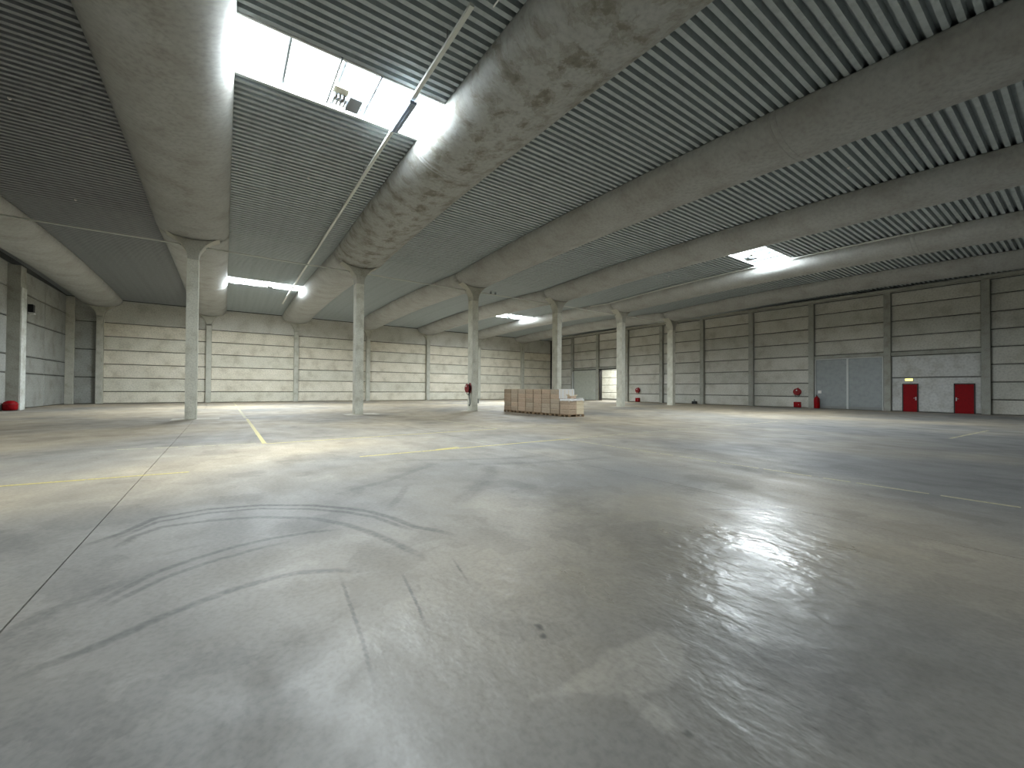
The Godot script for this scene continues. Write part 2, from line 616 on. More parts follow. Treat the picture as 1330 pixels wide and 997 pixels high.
# ------------------------------------------------------------------ the floor
func build_floor() -> void:
	var f := setting("floor", "worn grey concrete warehouse floor with tyre marks and faded yellow lines")
	put("base", bx(Vector3((XL + 56) / 2, -0.22, (ZB + ZF) / 2), Vector3(70, 0.36, 82)), M.core, f)
	var far := Rect2(-12.0, -53.0, 57.0, 81.0)
	var joints := [XL - 0.5, -9.13, -1.17, 6.29, 14.25, 22.21, 30.17, 38.13, XR + 0.5]
	var gap := 0.006
	for k in joints.size() - 1:
		var a: float = joints[k] + (gap if k > 0 else 0.0)
		var b: float = joints[k + 1] - (gap if k < joints.size() - 2 else 0.0)
		# the finely drawn square, then what is left of the strip round it
		var na := maxf(a, NEAR.position.x)
		var nb := minf(b, NEAR.end.x)
		if na < nb:
			slab(f, na, nb, NEAR.position.y, NEAR.end.y, M.floor_near, NEAR)
			if a < na: slab(f, a, na, NEAR.position.y, NEAR.end.y, M.floor_far, far)
			if nb < b: slab(f, nb, b, NEAR.position.y, NEAR.end.y, M.floor_far, far)
			slab(f, a, b, ZB - 0.4, NEAR.position.y, M.floor_far, far)
			slab(f, a, b, NEAR.end.y, ZF, M.floor_far, far)
		else:
			slab(f, a, b, ZB - 0.4, ZF, M.floor_far, far)
	# painted lines: (worn?, x0, z0, x1, z1, width)
	line(f, false, -3.4, -10.06, -0.52, -9.80, 0.101)
	line(f, false, -4.6, -10.10, -3.7, -10.06, 0.101)
	line(f, false, 2.60, -9.85, 9.1, -9.78, 0.095)
	line(f, true, 9.15, -9.80, 17.6, -9.72, 0.095)
	line(f, true, 18.4, -9.62, 23.5, -9.52, 0.095)
	line(f, true, -2.2, -14.2, 1.0, -13.62, 0.081)
	line(f, false, 1.0, -13.52, 8.9, -13.72, 0.081)
	line(f, true, 8.9, -13.72, 16.0, -13.8, 0.081)
	line(f, false, 0.96, -13.6, 0.96, -24.6, 0.121)
	line(f, true, 0.92, -25.2, 0.84, -51.2, 0.135)
	line(f, true, 8.94, -13.7, 8.90, -25.0, 0.108)
	line(f, true, 8.95, -9.70, 9.08, -0.2, 0.074)
	line(f, false, 4.55, -9.90, 5.25, -10.02, 0.135)
	line(f, true, 26.0, -2.6, 20.4, -2.9, 0.095)


func slab(f: Node3D, x0: float, x1: float, z0: float, z1: float, m: Material, area: Rect2) -> void:
	var s := Shape.new()
	s.box(Vector3((x0 + x1) / 2, -0.02, (z0 + z1) / 2), Vector3(x1 - x0, 0.04, z1 - z0))
	s.with_uv = true
	for v in s.t:
		s.uv.append(Vector2((v.x - area.position.x) / area.size.x, (v.z - area.position.y) / area.size.y))
	put("slab", s.mesh(), m, f)


func line(f: Node3D, worn: bool, x0: float, z0: float, x1: float, z1: float, width: float) -> void:
	var a := Vector3(x0, 0, z0)
	var b := Vector3(x1, 0, z1)
	var d := (b - a).normalized()
	var n := d.cross(Vector3.UP)
	var s := Shape.new()
	var go := 0.0
	var long := a.distance_to(b)
	while go < long:      # paint worn into uneven dashes
		var piece := rng.randf_range(0.25, 0.9) if worn else rng.randf_range(0.8, 2.4)
		var to := minf(go + piece, long)
		var w0 := width * rng.randf_range(0.40, 0.52)
		var w1 := width * rng.randf_range(0.40, 0.52)
		var p := a + d * go
		var q := a + d * to
		var lo := Vector3(0, 0.0004, 0)
		var hi := Vector3(0, 0.0022, 0)
		s.loft([[p - n * w0 + lo, p + n * w1 + lo, p + n * w1 + hi, p - n * w0 + hi], [q - n * w1 + lo, q + n * w0 + lo, q + n * w0 + hi, q - n * w1 + hi]])
		go = to + (rng.randf_range(0.03, 0.22) if worn else rng.randf_range(0.0, 0.03))
	tag(put("painted_line", s.mesh(), M.yellow_worn if worn else M.yellow, f), "worn faded yellow paint" if worn else "bright yellow paint")


# ------------------------------------------------------------------ roof deck
func sheet(r0: int, r1: int, wide: float) -> ArrayMesh:   # ribs r0..r1 counted from the bay's near end; x from 0 to wide; z down from 0
	var low := []
	var top := []
	for r in range(r0, r1):
		var z := -r * PITCH
		for p in [[0.0, 0.21], [0.048, 0.21], [0.068, 0.0], [0.186, 0.0], [0.206, 0.21]]:
			low.append(Vector2(z - p[0], crown(ZR + BAY + z - p[0]) + p[1]))
	var ze := -r1 * PITCH + 0.008
	low.append(Vector2(ze, crown(ZR + BAY + ze) + 0.21))
	var loop := low.duplicate()
	for k in range(low.size() - 1, -1, -5):
		top.append(Vector2(low[k].x, low[k].y + 0.10 if absf(low[k].y - crown(ZR + BAY + low[k].x)) > 0.05 else low[k].y + 0.31))
	loop.append_array(top)
	var s := Shape.new()
	var ra := []
	var rb := []
	for p in loop:
		ra.append(Vector3(0, p.y, p.x))
		rb.append(Vector3(wide, p.y, p.x))
	s.loft([ra, rb])
	return s.mesh()


func build_ceiling() -> void:
	var c := setting("ceiling", "ribbed grey steel roof deck spanning between concrete beams")
	var cache := {}
	var gaps := []
	for g in range(-1, 5):
		gaps.append([X0 + S * g, X0 + S * (g + 1), g])
	gaps.append([XL, X0 - S, -2])
	gaps.append([X0 + S * 5, XR, 5])
	for q in gaps:
		var wide: float = q[1] - q[0] - 0.01
		for b in 2:
			var cuts := [[0, 26], [26, 52], [52, 78], [78, 104]]
			if q[2] in [0, 3]:
				cuts = [[0, 26], [26, OPEN0], [OPEN1, 78], [78, 104]]
			for r in cuts:
				var key := "%.2f %d %d" % [wide, r[0], r[1]]
				if not cache.has(key):
					cache[key] = sheet(r[0], r[1], wide)
				put("roof_sheet", cache[key], M.deck_darker if q[2] < 0 else M.deck, c, at(q[0], 0, ZR + BAY * (1 - b)))
	# over the bay behind the camera a plain soffit, open under its two rooflights
	var z0 := ZR + BAY
	var zo0 := z0 + BAY - PITCH * OPEN1
	var zo1 := z0 + BAY - PITCH * OPEN0
	var deck := func(x0: float, x1: float, za: float, zb: float) -> void:
		put("soffit", bx(Vector3((x0 + x1) / 2, 9.95, (za + zb) / 2), Vector3(x1 - x0, 0.2, zb - za)), M.deck, c)
	deck.call(XL, XR, z0 + 0.02, zo0)
	deck.call(XL, XR, zo1, ZF)
	var xs := [XL]
	for g in [0, 3]:
		xs.append(X0 + S * g + HALF)
		xs.append(X0 + S * (g + 1) - HALF)
	xs.append(XR)
	for k in range(0, xs.size(), 2):
		deck.call(xs[k], xs[k + 1], zo0, zo1)


# ------------------------------------------------------------------ walls
func panel(w: Node3D, c: Vector3, along_x: bool, long: float, y0: float, y1: float, m: Material, thick := 0.10) -> void:
	# a precast plank whose edges are chamfered; c is the middle of its face at floor level
	var h := (y1 - y0) / 2 - 0.028
	var l := long / 2
	var b := 0.05
	var rings := []
	for r in [[0.0, 0.0], [thick - b, 0.0], [thick, b]]:
		var hh: float = h - r[1]
		var ll: float = l - r[1]
		var ring := []
		for p in [[-ll, -hh], [ll, -hh], [ll, hh], [-ll, hh]]:
			ring.append(Vector3(p[0], (y0 + y1) / 2 + p[1], -thick + r[0]) if along_x else Vector3(-thick + r[0], (y0 + y1) / 2 + p[1], p[0]))
		rings.append(ring)
	var s := Shape.new()
	s.loft(rings)
	var o := put("panel", s.mesh(), m, w, Transform3D(Basis.IDENTITY, c))
	if not along_x and c.x > 10.0:
		o.transform = Transform3D(Basis(Vector3.UP, PI), c)


func build_walls() -> void:
	# back wall
	var wb := setting("wall_back", "pale precast concrete plank wall with slim pilasters")
	put("core", bx(Vector3((XL + XR) / 2, 5.1, ZB - 0.28), Vector3(XR - XL + 1.4, 10.4, 0.3)), M.core, wb)
	var rows := [0.0, 1.08, 2.35, 3.62, 4.92, 6.19, 7.44, 9.58]
	var xs := [XL + 0.28]
	for i in range(-1, 6):
		xs.append(X0 + S * i)
	xs.append(XR + 0.17)
	for k in xs.size() - 1:
		var a: float = xs[k] + 0.2
		var b: float = xs[k + 1] - 0.2
		if k == 0:
			for r in [[0.0, 2.40], [2.40, 4.92], [4.92, 7.44], [7.44, 9.58]]:
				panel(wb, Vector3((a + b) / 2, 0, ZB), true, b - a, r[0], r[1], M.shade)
			continue
		for r in rows.size() - 1:
			panel(wb, Vector3((a + b) / 2, 0, ZB), true, b - a, rows[r], rows[r + 1], M.panel[(k * 5 + r * 2) % 3] if r < 6 else M.side[k % 3])
	for i in range(-1, 6):
		put("pilaster", bx(Vector3(X0 + S * i, 4.0, ZB + 0.10), Vector3(0.44, 8.0, 0.56), 0.02), M.pilaster, wb)
		put("pilaster_head", capital(0.56), M.pilaster, wb, at(X0 + S * i, 0, ZB + 0.10))
	put("pilaster", bx(Vector3(XL + 0.27, 4.75, ZB + 0.10), Vector3(0.50, 9.5, 0.56), 0.02), M.pilaster, wb)
	# right wall, with the open doorway into the next hall
	var wr := setting("wall_right", "dim precast concrete plank wall with pilasters and gates")
	var dz0 := -41.33
	var dz1 := -36.55
	var dh := 4.5
	for q in [[ZB - 0.4, dz0, 0.0, 10.4], [dz1, ZF + 0.3, 0.0, 10.4], [dz0, dz1, dh, 10.4]]:
		put("core", bx(Vector3(XR + 0.26, (q[2] + q[3]) / 2, (q[0] + q[1]) / 2), Vector3(0.3, q[3] - q[2], q[1] - q[0])), M.core, wr)
	var rr := [0.0, 1.05, 2.30, 3.55, 4.80, 6.05, 7.30, 8.55, 9.60]
	var step := BAY / 5
	for k in range(-5, 6):
		var z0 := ZR + step * k
		var z1 := z0 + step
		for r in rr.size() - 1:
			var lo: float = rr[r]
			if k in [-4, -3, 2, 3] and r < 4:
				continue
			panel(wr, Vector3(XR, 0, (z0 + z1) / 2), false, step - 0.44, lo, rr[r + 1], M.side[(k * 2 + r * 5 + 30) % 3])
		put("pilaster", bx(Vector3(XR - 0.06, 4.85, z1), Vector3(0.40, 9.7, 0.42), 0.02), M.pier, wr)
	for q in [[-4, -2], [2, 4]]:
		put("lintel", bx(Vector3(XR - 0.02, 4.62, ZR + step * (q[0] + q[1]) / 2.0), Vector3(0.24, 0.30, step * 2 - 0.4), 0.02), M.pier, wr)
	# rendered infill round the two red doors
	panel(wr, Vector3(XR, 0, ZR + step * 3.5), false, step - 0.46, 2.70, 4.46, M.render)
	panel(wr, Vector3(XR, 0, ZR + step * 3.5), false, step - 0.46, 0.0, 2.70, M.render)
	put("edge_ledge", bx(Vector3(XR - 0.55, 9.69, (ZB + 6) / 2), Vector3(1.06, 0.16, 58), 0.02), M.pier, wr)
	# left wall
	var wl := setting("wall_left", "shaded painted concrete wall with deep piers")
	put("core", bx(Vector3(XL - 0.26, 5.1, (ZB + ZF) / 2), Vector3(0.3, 10.4, ZF - ZB + 0.8)), M.core, wl)
	for k in range(-5, 0):
		var z0 := ZR + step * k
		var rows_l := [0.0, 2.45, 3.65, 6.1, 8.0, 9.6]
		for r in rows_l.size() - 1:
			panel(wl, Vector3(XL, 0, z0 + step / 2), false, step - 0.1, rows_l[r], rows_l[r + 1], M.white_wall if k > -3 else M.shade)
	put("pier", bx(Vector3(XL + 0.28, 4.7, -40.5), Vector3(0.60, 9.4, 0.9), 0.02), M.pier, wl)
	put("pier_edge", bx(Vector3(XL + 0.60, 4.0, -40.5), Vector3(0.06, 8.0, 0.82), 0.01), M.white_wall, wl)
	put("pier", bx(Vector3(XL + 0.2, 4.7, -30.0), Vector3(0.5, 9.4, 0.6), 0.02), M.pier, wl)
	var wf := setting("wall_front", "plain concrete wall closing the hall behind the camera")
	put("core", bx(Vector3((XL + XR) / 2, 5.1, ZF + 0.15), Vector3(XR - XL + 1.4, 10.4, 0.3)), M.side[0], wf)
	# the next hall, seen through the doorway
	var nx := setting("wall_neighbour", "bright pale plank wall of the next hall beyond the open doorway")
	put("core", bx(Vector3(53.2, 3.5, -41.0), Vector3(0.3, 7.2, 17)), M.core, nx)
	for k in 3:
		for r in 5:
			panel(nx, Vector3(52.95, 0, -46.2 + k * 5.3), false, 5.0, [0.0, 1.05, 2.3, 3.55, 4.8][r], [1.05, 2.3, 3.55, 4.8, 6.9][r], M.white_wall)
		put("pilaster", bx(Vector3(52.85, 3.4, -48.85 + k * 5.3), Vector3(0.3, 6.8, 0.34), 0.02), M.pier, nx)
	for z in [-49.3, -32.7]:
		put("end_wall", bx(Vector3(49.05, 3.5, z), Vector3(8.4, 7.2, 0.3)), M.side[1], nx)
	put("roof", bx(Vector3(49.1, 7.05, -41.0), Vector3(8.5, 0.3, 17)), M.side[1], nx)


# ------------------------------------------------------------------ beams and columns
func section(u0: float) -> Array:   # half ellipse and lip: (x, drop below the top)
	var out := []
	var n := 26
	out.append(Vector2(-HALF, 0.0))
	for k in n + 1:
		var a := PI * k / n
		out.append(Vector2(-HALF * cos(a), -0.05 - (BELLY - 0.05) * pow(maxf(sin(a), 0.0), 0.92) + u0))
	out.append(Vector2(HALF, 0.0))
	return out


func build_beams() -> void:
	var shape := Shape.new()
	var rings := []
	var n := 44
	for k in n + 1:
		var z := -0.03 - (BAY - 0.06) * k / n
		var y := crown(ZR + BAY + clampf(z, -BAY + 0.001, -0.001)) - 0.004
		var ring := []
		for p in section(0.0):
			ring.append(Vector3(p.x, y + p.y, z))
		rings.append(ring)
	shape.loft(rings)
	var body := shape.mesh(true)
	# a raised double band where two moulds met
	var band := func(z: float) -> ArrayMesh:
		var s := Shape.new()
		for e in [0.0, 0.17]:
			var rr := []
			for q in [[0.0, -0.002], [0.015, 0.010], [0.055, 0.010], [0.07, -0.002]]:
				var ring := []
				var zz: float = z - e - q[0]
				for p in section(0.0):
					var o: Vector2 = Vector2(p.x, p.y + 0.25).normalized() * q[1]
					ring.append(Vector3(p.x + o.x, minf(crown(ZR + BAY + zz) - 0.006 + p.y + o.y, crown(ZR + BAY + zz) - 0.006), zz))
				rr.append(ring)
			s.loft(rr)
		return s.mesh()
	var bands := [band.call(-6.15), band.call(-13.9), band.call(-24.6)]
	for b in 2:
		for i in range(-1, 6):
			var where := "left wall" if i == -1 else "%s free-standing column from the left" % ORD[i]
			var label := "rounded concrete roof beam %s %s" % ["running forward over the near floor from the" if b == 0 else "running back to the plank wall from the", where] if i >= 0 else "rounded concrete roof beam nearest the left wall, %s" % ["over the near floor" if b == 0 else "ending at the back corner"][0]
			var t := thing("concrete_beam", Vector3(X0 + S * i, 0, ZR + BAY * (1 - b)), label, "roof beam", "round-bellied concrete roof beams")
			put("body", body, M.beam_wrinkled if i == 1 and b == 0 else M.beam, t)
			for k in bands.size():
				if (i + k + b) % 2 == 0 or k == 2:
					put("mould_joint", bands[k], M.beam, t)


func capital(deep: float) -> ArrayMesh:   # flared head between a shaft (half width 0.22) and the belly of a beam
	var y := crown(ZR) - 0.012
	var right := []
	for q in [[0.22, 7.85], [0.225, 8.02], [0.25, 8.17], [0.31, 8.32], [0.42, 8.50], [0.56, 8.67], [0.74, 8.83], [0.93, 8.95], [1.06, 9.01]]:
		right.append(Vector2(q[0], q[1]))
	var loop := right.duplicate()
	for k in 15:
		var u := 1.06 - 2.12 * k / 14.0
		var a := acos(u / HALF)
		loop.append(Vector2(u, y - 0.05 - (BELLY - 0.05) * pow(maxf(sin(a), 0.0), 0.92)))
	for k in range(right.size() - 1, -1, -1):
		loop.append(Vector2(-right[k].x, right[k].y))
	var ra := []
	var rb := []
	for p in loop:
		ra.append(Vector3(p.x, p.y, -deep / 2))
		rb.append(Vector3(p.x, p.y, deep / 2))
	var s := Shape.new()
	s.loft([ra, rb])
	return s.mesh()


func build_columns() -> void:
	var cap := capital(0.72)
	var shaft := bx(Vector3(0, 3.94, 0), Vector3(0.46, 7.86, 0.64), 0.02)
	for i in range(-1, 6):
		var label := "grey square concrete column with flared head, %s from the left in the free-standing row" % ORD[i] if i >= 0 else "grey concrete column with flared head beside the left wall, out of frame"
		if i == 3:
			label = "concrete column with flared head rising behind the stacked pallets"
		elif i == 2:
			label = "concrete column with flared head and red hose reel, just left of the pallets"
		var t := thing("concrete_column", Vector3(X0 + S * i, 0, ZR), label, "column", "free-standing concrete columns")
		put("shaft", shaft, M.column, t)
		put("capital", cap, M.capital, t)
		put("base_patch", bx(Vector3(0.2, 0.005, 0.05), Vector3(1.9, 0.01, 1.5), 0.004), M.patch, t)


# ------------------------------------------------------------------ rooflights
func build_rooflights() -> void:
	var n := 0
	for b in [0, 1, -1]:
		for g in [0, 3]:
			n += 1
			var c := rooflight_centre(g, b)
			var zl := (OPEN1 - OPEN0) * PITCH
			var xl := S - 2 * HALF
			var where: String = {"00": "large bright rooflight over the near floor, between the first two beams", "30": "bright rooflight over the right of the near bay, past the fourth beam", "01": "bright slot of rooflight in the back bay, left of the second column", "31": "small bright rooflight in the back bay, behind the third column", "0-1": "rooflight behind the camera, left", "3-1": "rooflight behind the camera, right"}["%d%d" % [g, b]]
			var t := setting("window_%d" % n, where, c)
			var top := 0.23
			for e in [-1, 1]:
				put("kerb", bx(Vector3(0, top / 2 - 0.01, e * (zl / 2 + 0.03)), Vector3(xl + 0.02, top + 0.06, 0.055)), M.kerb, t)
				put("kerb", bx(Vector3(e * (xl / 2 + HALF / 2), top / 2, 0), Vector3(HALF, top, zl + 0.12)), M.kerb, t)
			var cuts := [-xl / 2 - 0.05, -1.43, -0.235, 0.695, 1.80, xl / 2 + 0.05]
			for k in 5:
				put("light_pane", bx(Vector3((cuts[k] + cuts[k + 1]) / 2, top + 0.02, 0), Vector3(cuts[k + 1] - cuts[k] - 0.004, 0.03, zl + 0.1)), M.pane, t)
			for x in [-1.43, -0.30, -0.17, 0.63, 0.76, 1.80]:
				put("glazing_bar", bx(Vector3(x, top - 0.12, 0), Vector3(0.05, 0.08, zl - 0.01), 0.006), M.bar, t)
			if b >= 0:
				opener(c, g, b)


func opener(c: Vector3, g: int, b: int) -> void:
	var label: String = {"00": "slatted grey vent opener hung in the large near rooflight", "30": "small grey vent opener in the right rooflight of the near bay", "01": "small vent opener in the back rooflight left of the second column", "31": "small vent opener in the back rooflight behind the third column"}["%d%d" % [g, b]]
	var t := thing("vent_opener", c + Vector3(0.13, -0.10, -0.40), label, "vent opener", "rooflight vent openers")
	put("housing", bx(Vector3(0.20, 0.04, 0), Vector3(0.36, 0.20, 0.66), 0.015), M.opener, t)
	put("tray", bx(Vector3(-0.19, 0.13, 0), Vector3(0.40, 0.03, 0.64), 0.006), M.tray, t)
	for k in 4:
		put("slat", bx(Vector3(-0.33 + 0.10 * k, 0.05, -0.12), Vector3(0.04, 0.14, 0.36), 0.004), M.opener, t)
		put("fin", bx(Vector3(0.06 + 0.09 * k, 0.16, 0.22), Vector3(0.03, 0.05, 0.20), 0.004), M.opener, t)
	put("stem", Shape.new().tube([Vector3(0.36, 0.06, -0.1), Vector3(0.50, 0.06, -0.1)], 0.018).mesh(), M.opener, t)
	put("stem", Shape.new().tube([Vector3(0.05, 0.0, -0.30), Vector3(0.05, -0.05, -0.44)], 0.014).mesh(), M.trim, t)
	put("hanger", bx(Vector3(-0.45, 0.06, 0.50), Vector3(0.045, 0.04, 2.0), 0.004), M.opener, t)
	put("hanger", bx(Vector3(0.56, 0.06, 0.62), Vector3(0.045, 0.04, 1.7), 0.004), M.opener, t)
	put("crossbar", bx(Vector3(0.0, 0.10, 0.0), Vector3(1.10, 0.03, 0.03), 0.004), M.opener, t)


# ------------------------------------------------------------------ doors
func red_door(called: String, z0: float, z1: float, high: float, hinge_left: bool, label: String) -> void:
	var t := setting(called, label, Vector3(XR, 0, (z0 + z1) / 2))
	var w := z1 - z0
	var leaf := put("leaf", bx(Vector3(-0.035, high / 2, 0), Vector3(0.07, high - 0.02, w - 0.10), 0.006), M.red, t)
	for e in [-1, 1]:
		put("jamb", bx(Vector3(-0.03, high / 2 + 0.02, e * (w / 2 - 0.02)), Vector3(0.12, high + 0.04, 0.06), 0.006), M.frame, t)
	put("head", bx(Vector3(-0.03, high + 0.03, 0), Vector3(0.12, 0.06, w + 0.02), 0.006), M.frame, t)
	var hz := (w / 2 - 0.12) * (1.0 if hinge_left else -1.0)
	put("handle_plate", bx(Vector3(-0.078, 1.05, hz), Vector3(0.02, 0.26, 0.06), 0.004), M.trim, leaf)
	put("handle", Shape.new().tube([Vector3(-0.08, 1.08, hz), Vector3(-0.13, 1.08, hz), Vector3(-0.13, 1.08, hz - 0.13 * signf(hz))], 0.012).mesh(), M.trim, leaf)


func build_doors() -> void:
	red_door("door_1", -8.93, -8.03, 2.16, true, "narrower red door under the lit emergency sign")
	red_door("door_2", -6.10, -5.06, 2.16, false, "wider red door at the right end of the rendered infill")
	var step := BAY / 5
	# double steel gate
	var zc := ZR + step * 2.5
	var g := setting("door_3", "closed pair of grey steel gate leaves beside the red doors", Vector3(XR, 0, zc))
	for e in [-1, 1]:
		put("leaf", bx(Vector3(-0.05, 2.20, e * 1.16), Vector3(0.10, 4.36, 2.26), 0.012), M.gate, g)
	put("meeting_bar", bx(Vector3(-0.12, 2.22, 0.02), Vector3(0.06, 4.36, 0.14), 0.01), M.trim, g)
	put("frame_head", bx(Vector3(-0.08, 4.43, 0), Vector3(0.14, 0.07, 4.74), 0.01), M.trim, g)
	for e in [-1, 1]:
		put("frame_post", bx(Vector3(-0.08, 2.22, e * 2.35), Vector3(0.14, 4.42, 0.07), 0.01), M.trim, g)
	put("lock_plate", bx(Vector3(-0.12, 1.50, -2.02), Vector3(0.03, 0.26, 0.26), 0.006), M.film, g)
	put("rubbing_strip", bx(Vector3(-0.11, 0.14, 0), Vector3(0.03, 0.22, 4.6), 0.006), M.steel, g)
	# sliding leaf in front of the bay left of the doorway
	var d := setting("door_4", "closed ribbed grey sliding gate left of the open doorway", Vector3(XR, 0, ZR - step * 3.5))
	var s := Shape.new()
	var a := []
	var b := []
	var n := 22
	for k in n * 2 + 1:
		var z := -2.36 + 4.72 * k / (n * 2)
		a.append(Vector3(-0.10 - (0.03 if (k / 1) % 2 == 0 else 0.0), 0.05, z))
	for k in range(n * 2, -1, -1):
		a.append(Vector3(-0.03, 0.05, -2.36 + 4.72 * k / (n * 2)))
	for p in a:
		b.append(Vector3(p.x, 4.44, p.z))
	s.loft([a, b])
	put("leaf", s.mesh(), M.leaf, d)
	put("track", bx(Vector3(-0.10, 4.50, 2.3), Vector3(0.12, 0.10, 9.4), 0.01), M.dark, d)
	put("edge_post", bx(Vector3(-0.09, 2.22, 2.44), Vector3(0.18, 4.4, 0.20), 0.01), M.dark, d)
	put("handle", bx(Vector3(-0.16, 1.45, 2.05), Vector3(0.06, 0.42, 0.10), 0.01), M.trim, d)
	put("downpipe", Shape.new().tube([Vector3(-0.30, 0.03, -2.35), Vector3(-0.30, 4.3, -2.35)], 0.10, 12).mesh(true), M.trim, d)
	# frame of the open doorway
	var o := setting("door_5", "open doorway showing the bright neighbouring hall", Vector3(XR, 0, (-41.33 - 36.55) / 2))
	for e in [-1, 1]:
		put("jamb", bx(Vector3(0.2, 2.25, e * 2.36), Vector3(0.5, 4.5, 0.08), 0.01), M.dark, o)
	put("head", bx(Vector3(0.2, 4.46, 0), Vector3(0.5, 0.08, 4.7), 0.01), M.dark, o)
	put("kick_guard", bx(Vector3(-0.28, 0.65, 2.05), Vector3(0.08, 1.3, 0.08), 0.01), M.dark, o)


# ------------------------------------------------------------------ rails, cables, small fittings under the roof
func rail(x: float, z0: float, z1: float, drop: float, r: float, label: String, level := 0.0, drift := 0.0) -> Node3D:
	var t := thing("cable_rail", Vector3(x, 0, 0), label, "rail", "cable rails under the deck")
	var path := []
	var n := int(absf(z1 - z0) / 1.2) + 1
	for k in n + 1:
		var z := lerpf(z0, z1, float(k) / n)
		path.append(Vector3(drift * k / n, level if level > 0.0 else crown(z) - drop, z))
	var s := Shape.new()
	var rings := []
	for p in path:
		rings.append([p + Vector3(-r, -r * 0.7, 0), p + Vector3(r, -r * 0.7, 0), p + Vector3(r, r * 0.7, 0), p + Vector3(-r, r * 0.7, 0)])
	s.loft(rings)
	put("channel", s.mesh(), M.rail, t)
	for k in range(1, n, 3):
		var p: Vector3 = path[k]
		if fposmod(p.z - ZR, BAY) > BAY - PITCH * OPEN1 - 0.3 and fposmod(p.z - ZR, BAY) < BAY - PITCH * OPEN0 + 0.3:
			continue
		var high := crown(p.z) - p.y
		put("hanger", bx(p + Vector3(0, high / 2 + 0.01, 0), Vector3(0.02, high - 0.01, 0.02)), M.steel, t)
	return t


func build_services() -> void:
	rail(4.12, -7.4, -44.5, 0.16, 0.05, "long thin lighting rail running away past the large near rooflight", 9.56, 0.33)
	var b := thing("light_fitting", Vector3(4.16, 9.45, -11.5), "slim unlit light batten on the rail across the large near rooflight", "light fitting", "light battens on the rails")
	put("housing", bx(Vector3(0, -0.01, 0), Vector3(0.19, 0.10, 1.55), 0.015), M.fitting, b)
	put("tube", Shape.new().tube([Vector3(0, -0.065, -0.70), Vector3(0, -0.065, 0.70)], 0.018).mesh(true), M.fitting, b)
	var b2 := thing("light_fitting", Vector3(4.36, 9.52, -6.3), "slim unlit light batten at the near end of the lighting rail", "light fitting", "light battens on the rails")
	put("housing", bx(Vector3(0, 0.02, 0.1), Vector3(0.10, 0.06, 1.5), 0.012), M.rail, b2)
	put("tube", Shape.new().tube([Vector3(0.12, 0, -0.85), Vector3(0.12, 0, 0.6)], 0.018).mesh(true), M.rail, b2)
	put("bracket", bx(Vector3(0.06, 0.02, -0.55), Vector3(0.20, 0.03, 0.03), 0.004), M.dark, b2)
	rail(X0 + S * 4 - HALF - 0.20, -4.0, -28.0, 0.10, 0.045, "pale cable rail along the left edge of the fifth beam, past the right rooflight")
	rail(X0 + S * 2 + HALF + 0.22, -1.0, -24.0, 0.20, 0.035, "dark cable rail along the right edge of the third beam")
	# one rod ties the heads of the free columns together
	for i in range(-1, 5):
		var t := thing("tie_rod", Vector3(X0 + S * i + S / 2, 8.64, ZR - 0.22), "thin tie rod between column heads, %s span from the left" % ORD[i + 1], "tie rod", "tie rods between the column heads")
		put("rod", Shape.new().tube([Vector3(-S / 2 + 0.50, 0, 0), Vector3(0, -0.02, 0), Vector3(S / 2 - 0.50, 0, 0)], 0.036).mesh(true), M.rail, t)
		for e in [-1, 1]:
			put("clamp", bx(Vector3(e * (S / 2 - 0.50), 0, 0), Vector3(0.08, 0.12, 0.10), 0.01), M.steel, t)
	for k in 2:
		var f := thing("rod_lamp", Vector3(16.2 + 0.42 * k, 8.735, ZR - 0.22), "%s of two small dark fittings sitting on the tie rod right of the third column" % ["left", "right"][k], "fitting", "small fittings on the tie rod")
		put("body", Shape.new().lathe([Vector2(0.0, -0.02), Vector2(0.08, 0.0), Vector2(0.085, 0.06), Vector2(0.05, 0.11), Vector2(0.0, 0.125)], Vector3.ZERO).mesh(true), M.bar, f)
		put("foot", bx(Vector3(0, -0.03, 0), Vector3(0.10, 0.04, 0.08), 0.006), M.dark, f)
	# smoke detectors under the deck
	var spots := [[-5.15, -17.9, "over the near left floor"], [-5.33, -25.2, "at the top of the left bay near the first column"], [2.63, -17.8, "behind the large near rooflight"], [18.7, -5.2, "between the third and fourth beams"], [26.7, -5.2, "between the fourth and fifth beams, near side"], [26.4, -17.85, "between the fourth and fifth beams, beyond the rooflight"]]
	for q in spots:
		var d := thing("smoke_detector", Vector3(q[0], crown(q[1]) - 0.01, q[1]), "tiny white smoke detector " + q[2], "smoke detector", "smoke detectors under the deck")
		put("base", Shape.new().lathe([Vector2(0.0, 0.0), Vector2(0.045, 0.0), Vector2(0.045, -0.025), Vector2(0.0, -0.025)], Vector3.ZERO, Vector3.UP, 16).mesh(), M.film, d)
		put("head", Shape.new().lathe([Vector2(0.034, -0.025), Vector2(0.038, -0.04), Vector2(0.024, -0.055), Vector2(0.0, -0.06)], Vector3.ZERO, Vector3.UP, 16).mesh(true), M.film, d)
	var sp := thing("wall_box", Vector3(XL + 0.02, 6.9, -43.6), "small dark box fixed high on the left wall", "wall box")
	put("case", bx(Vector3(0.12, 0.2, 0), Vector3(0.24, 0.55, 0.40), 0.02), M.dark, sp)
	put("bracket", bx(Vector3(0.14, -0.16, 0), Vector3(0.28, 0.12, 0.42), 0.02), M.trim, sp)


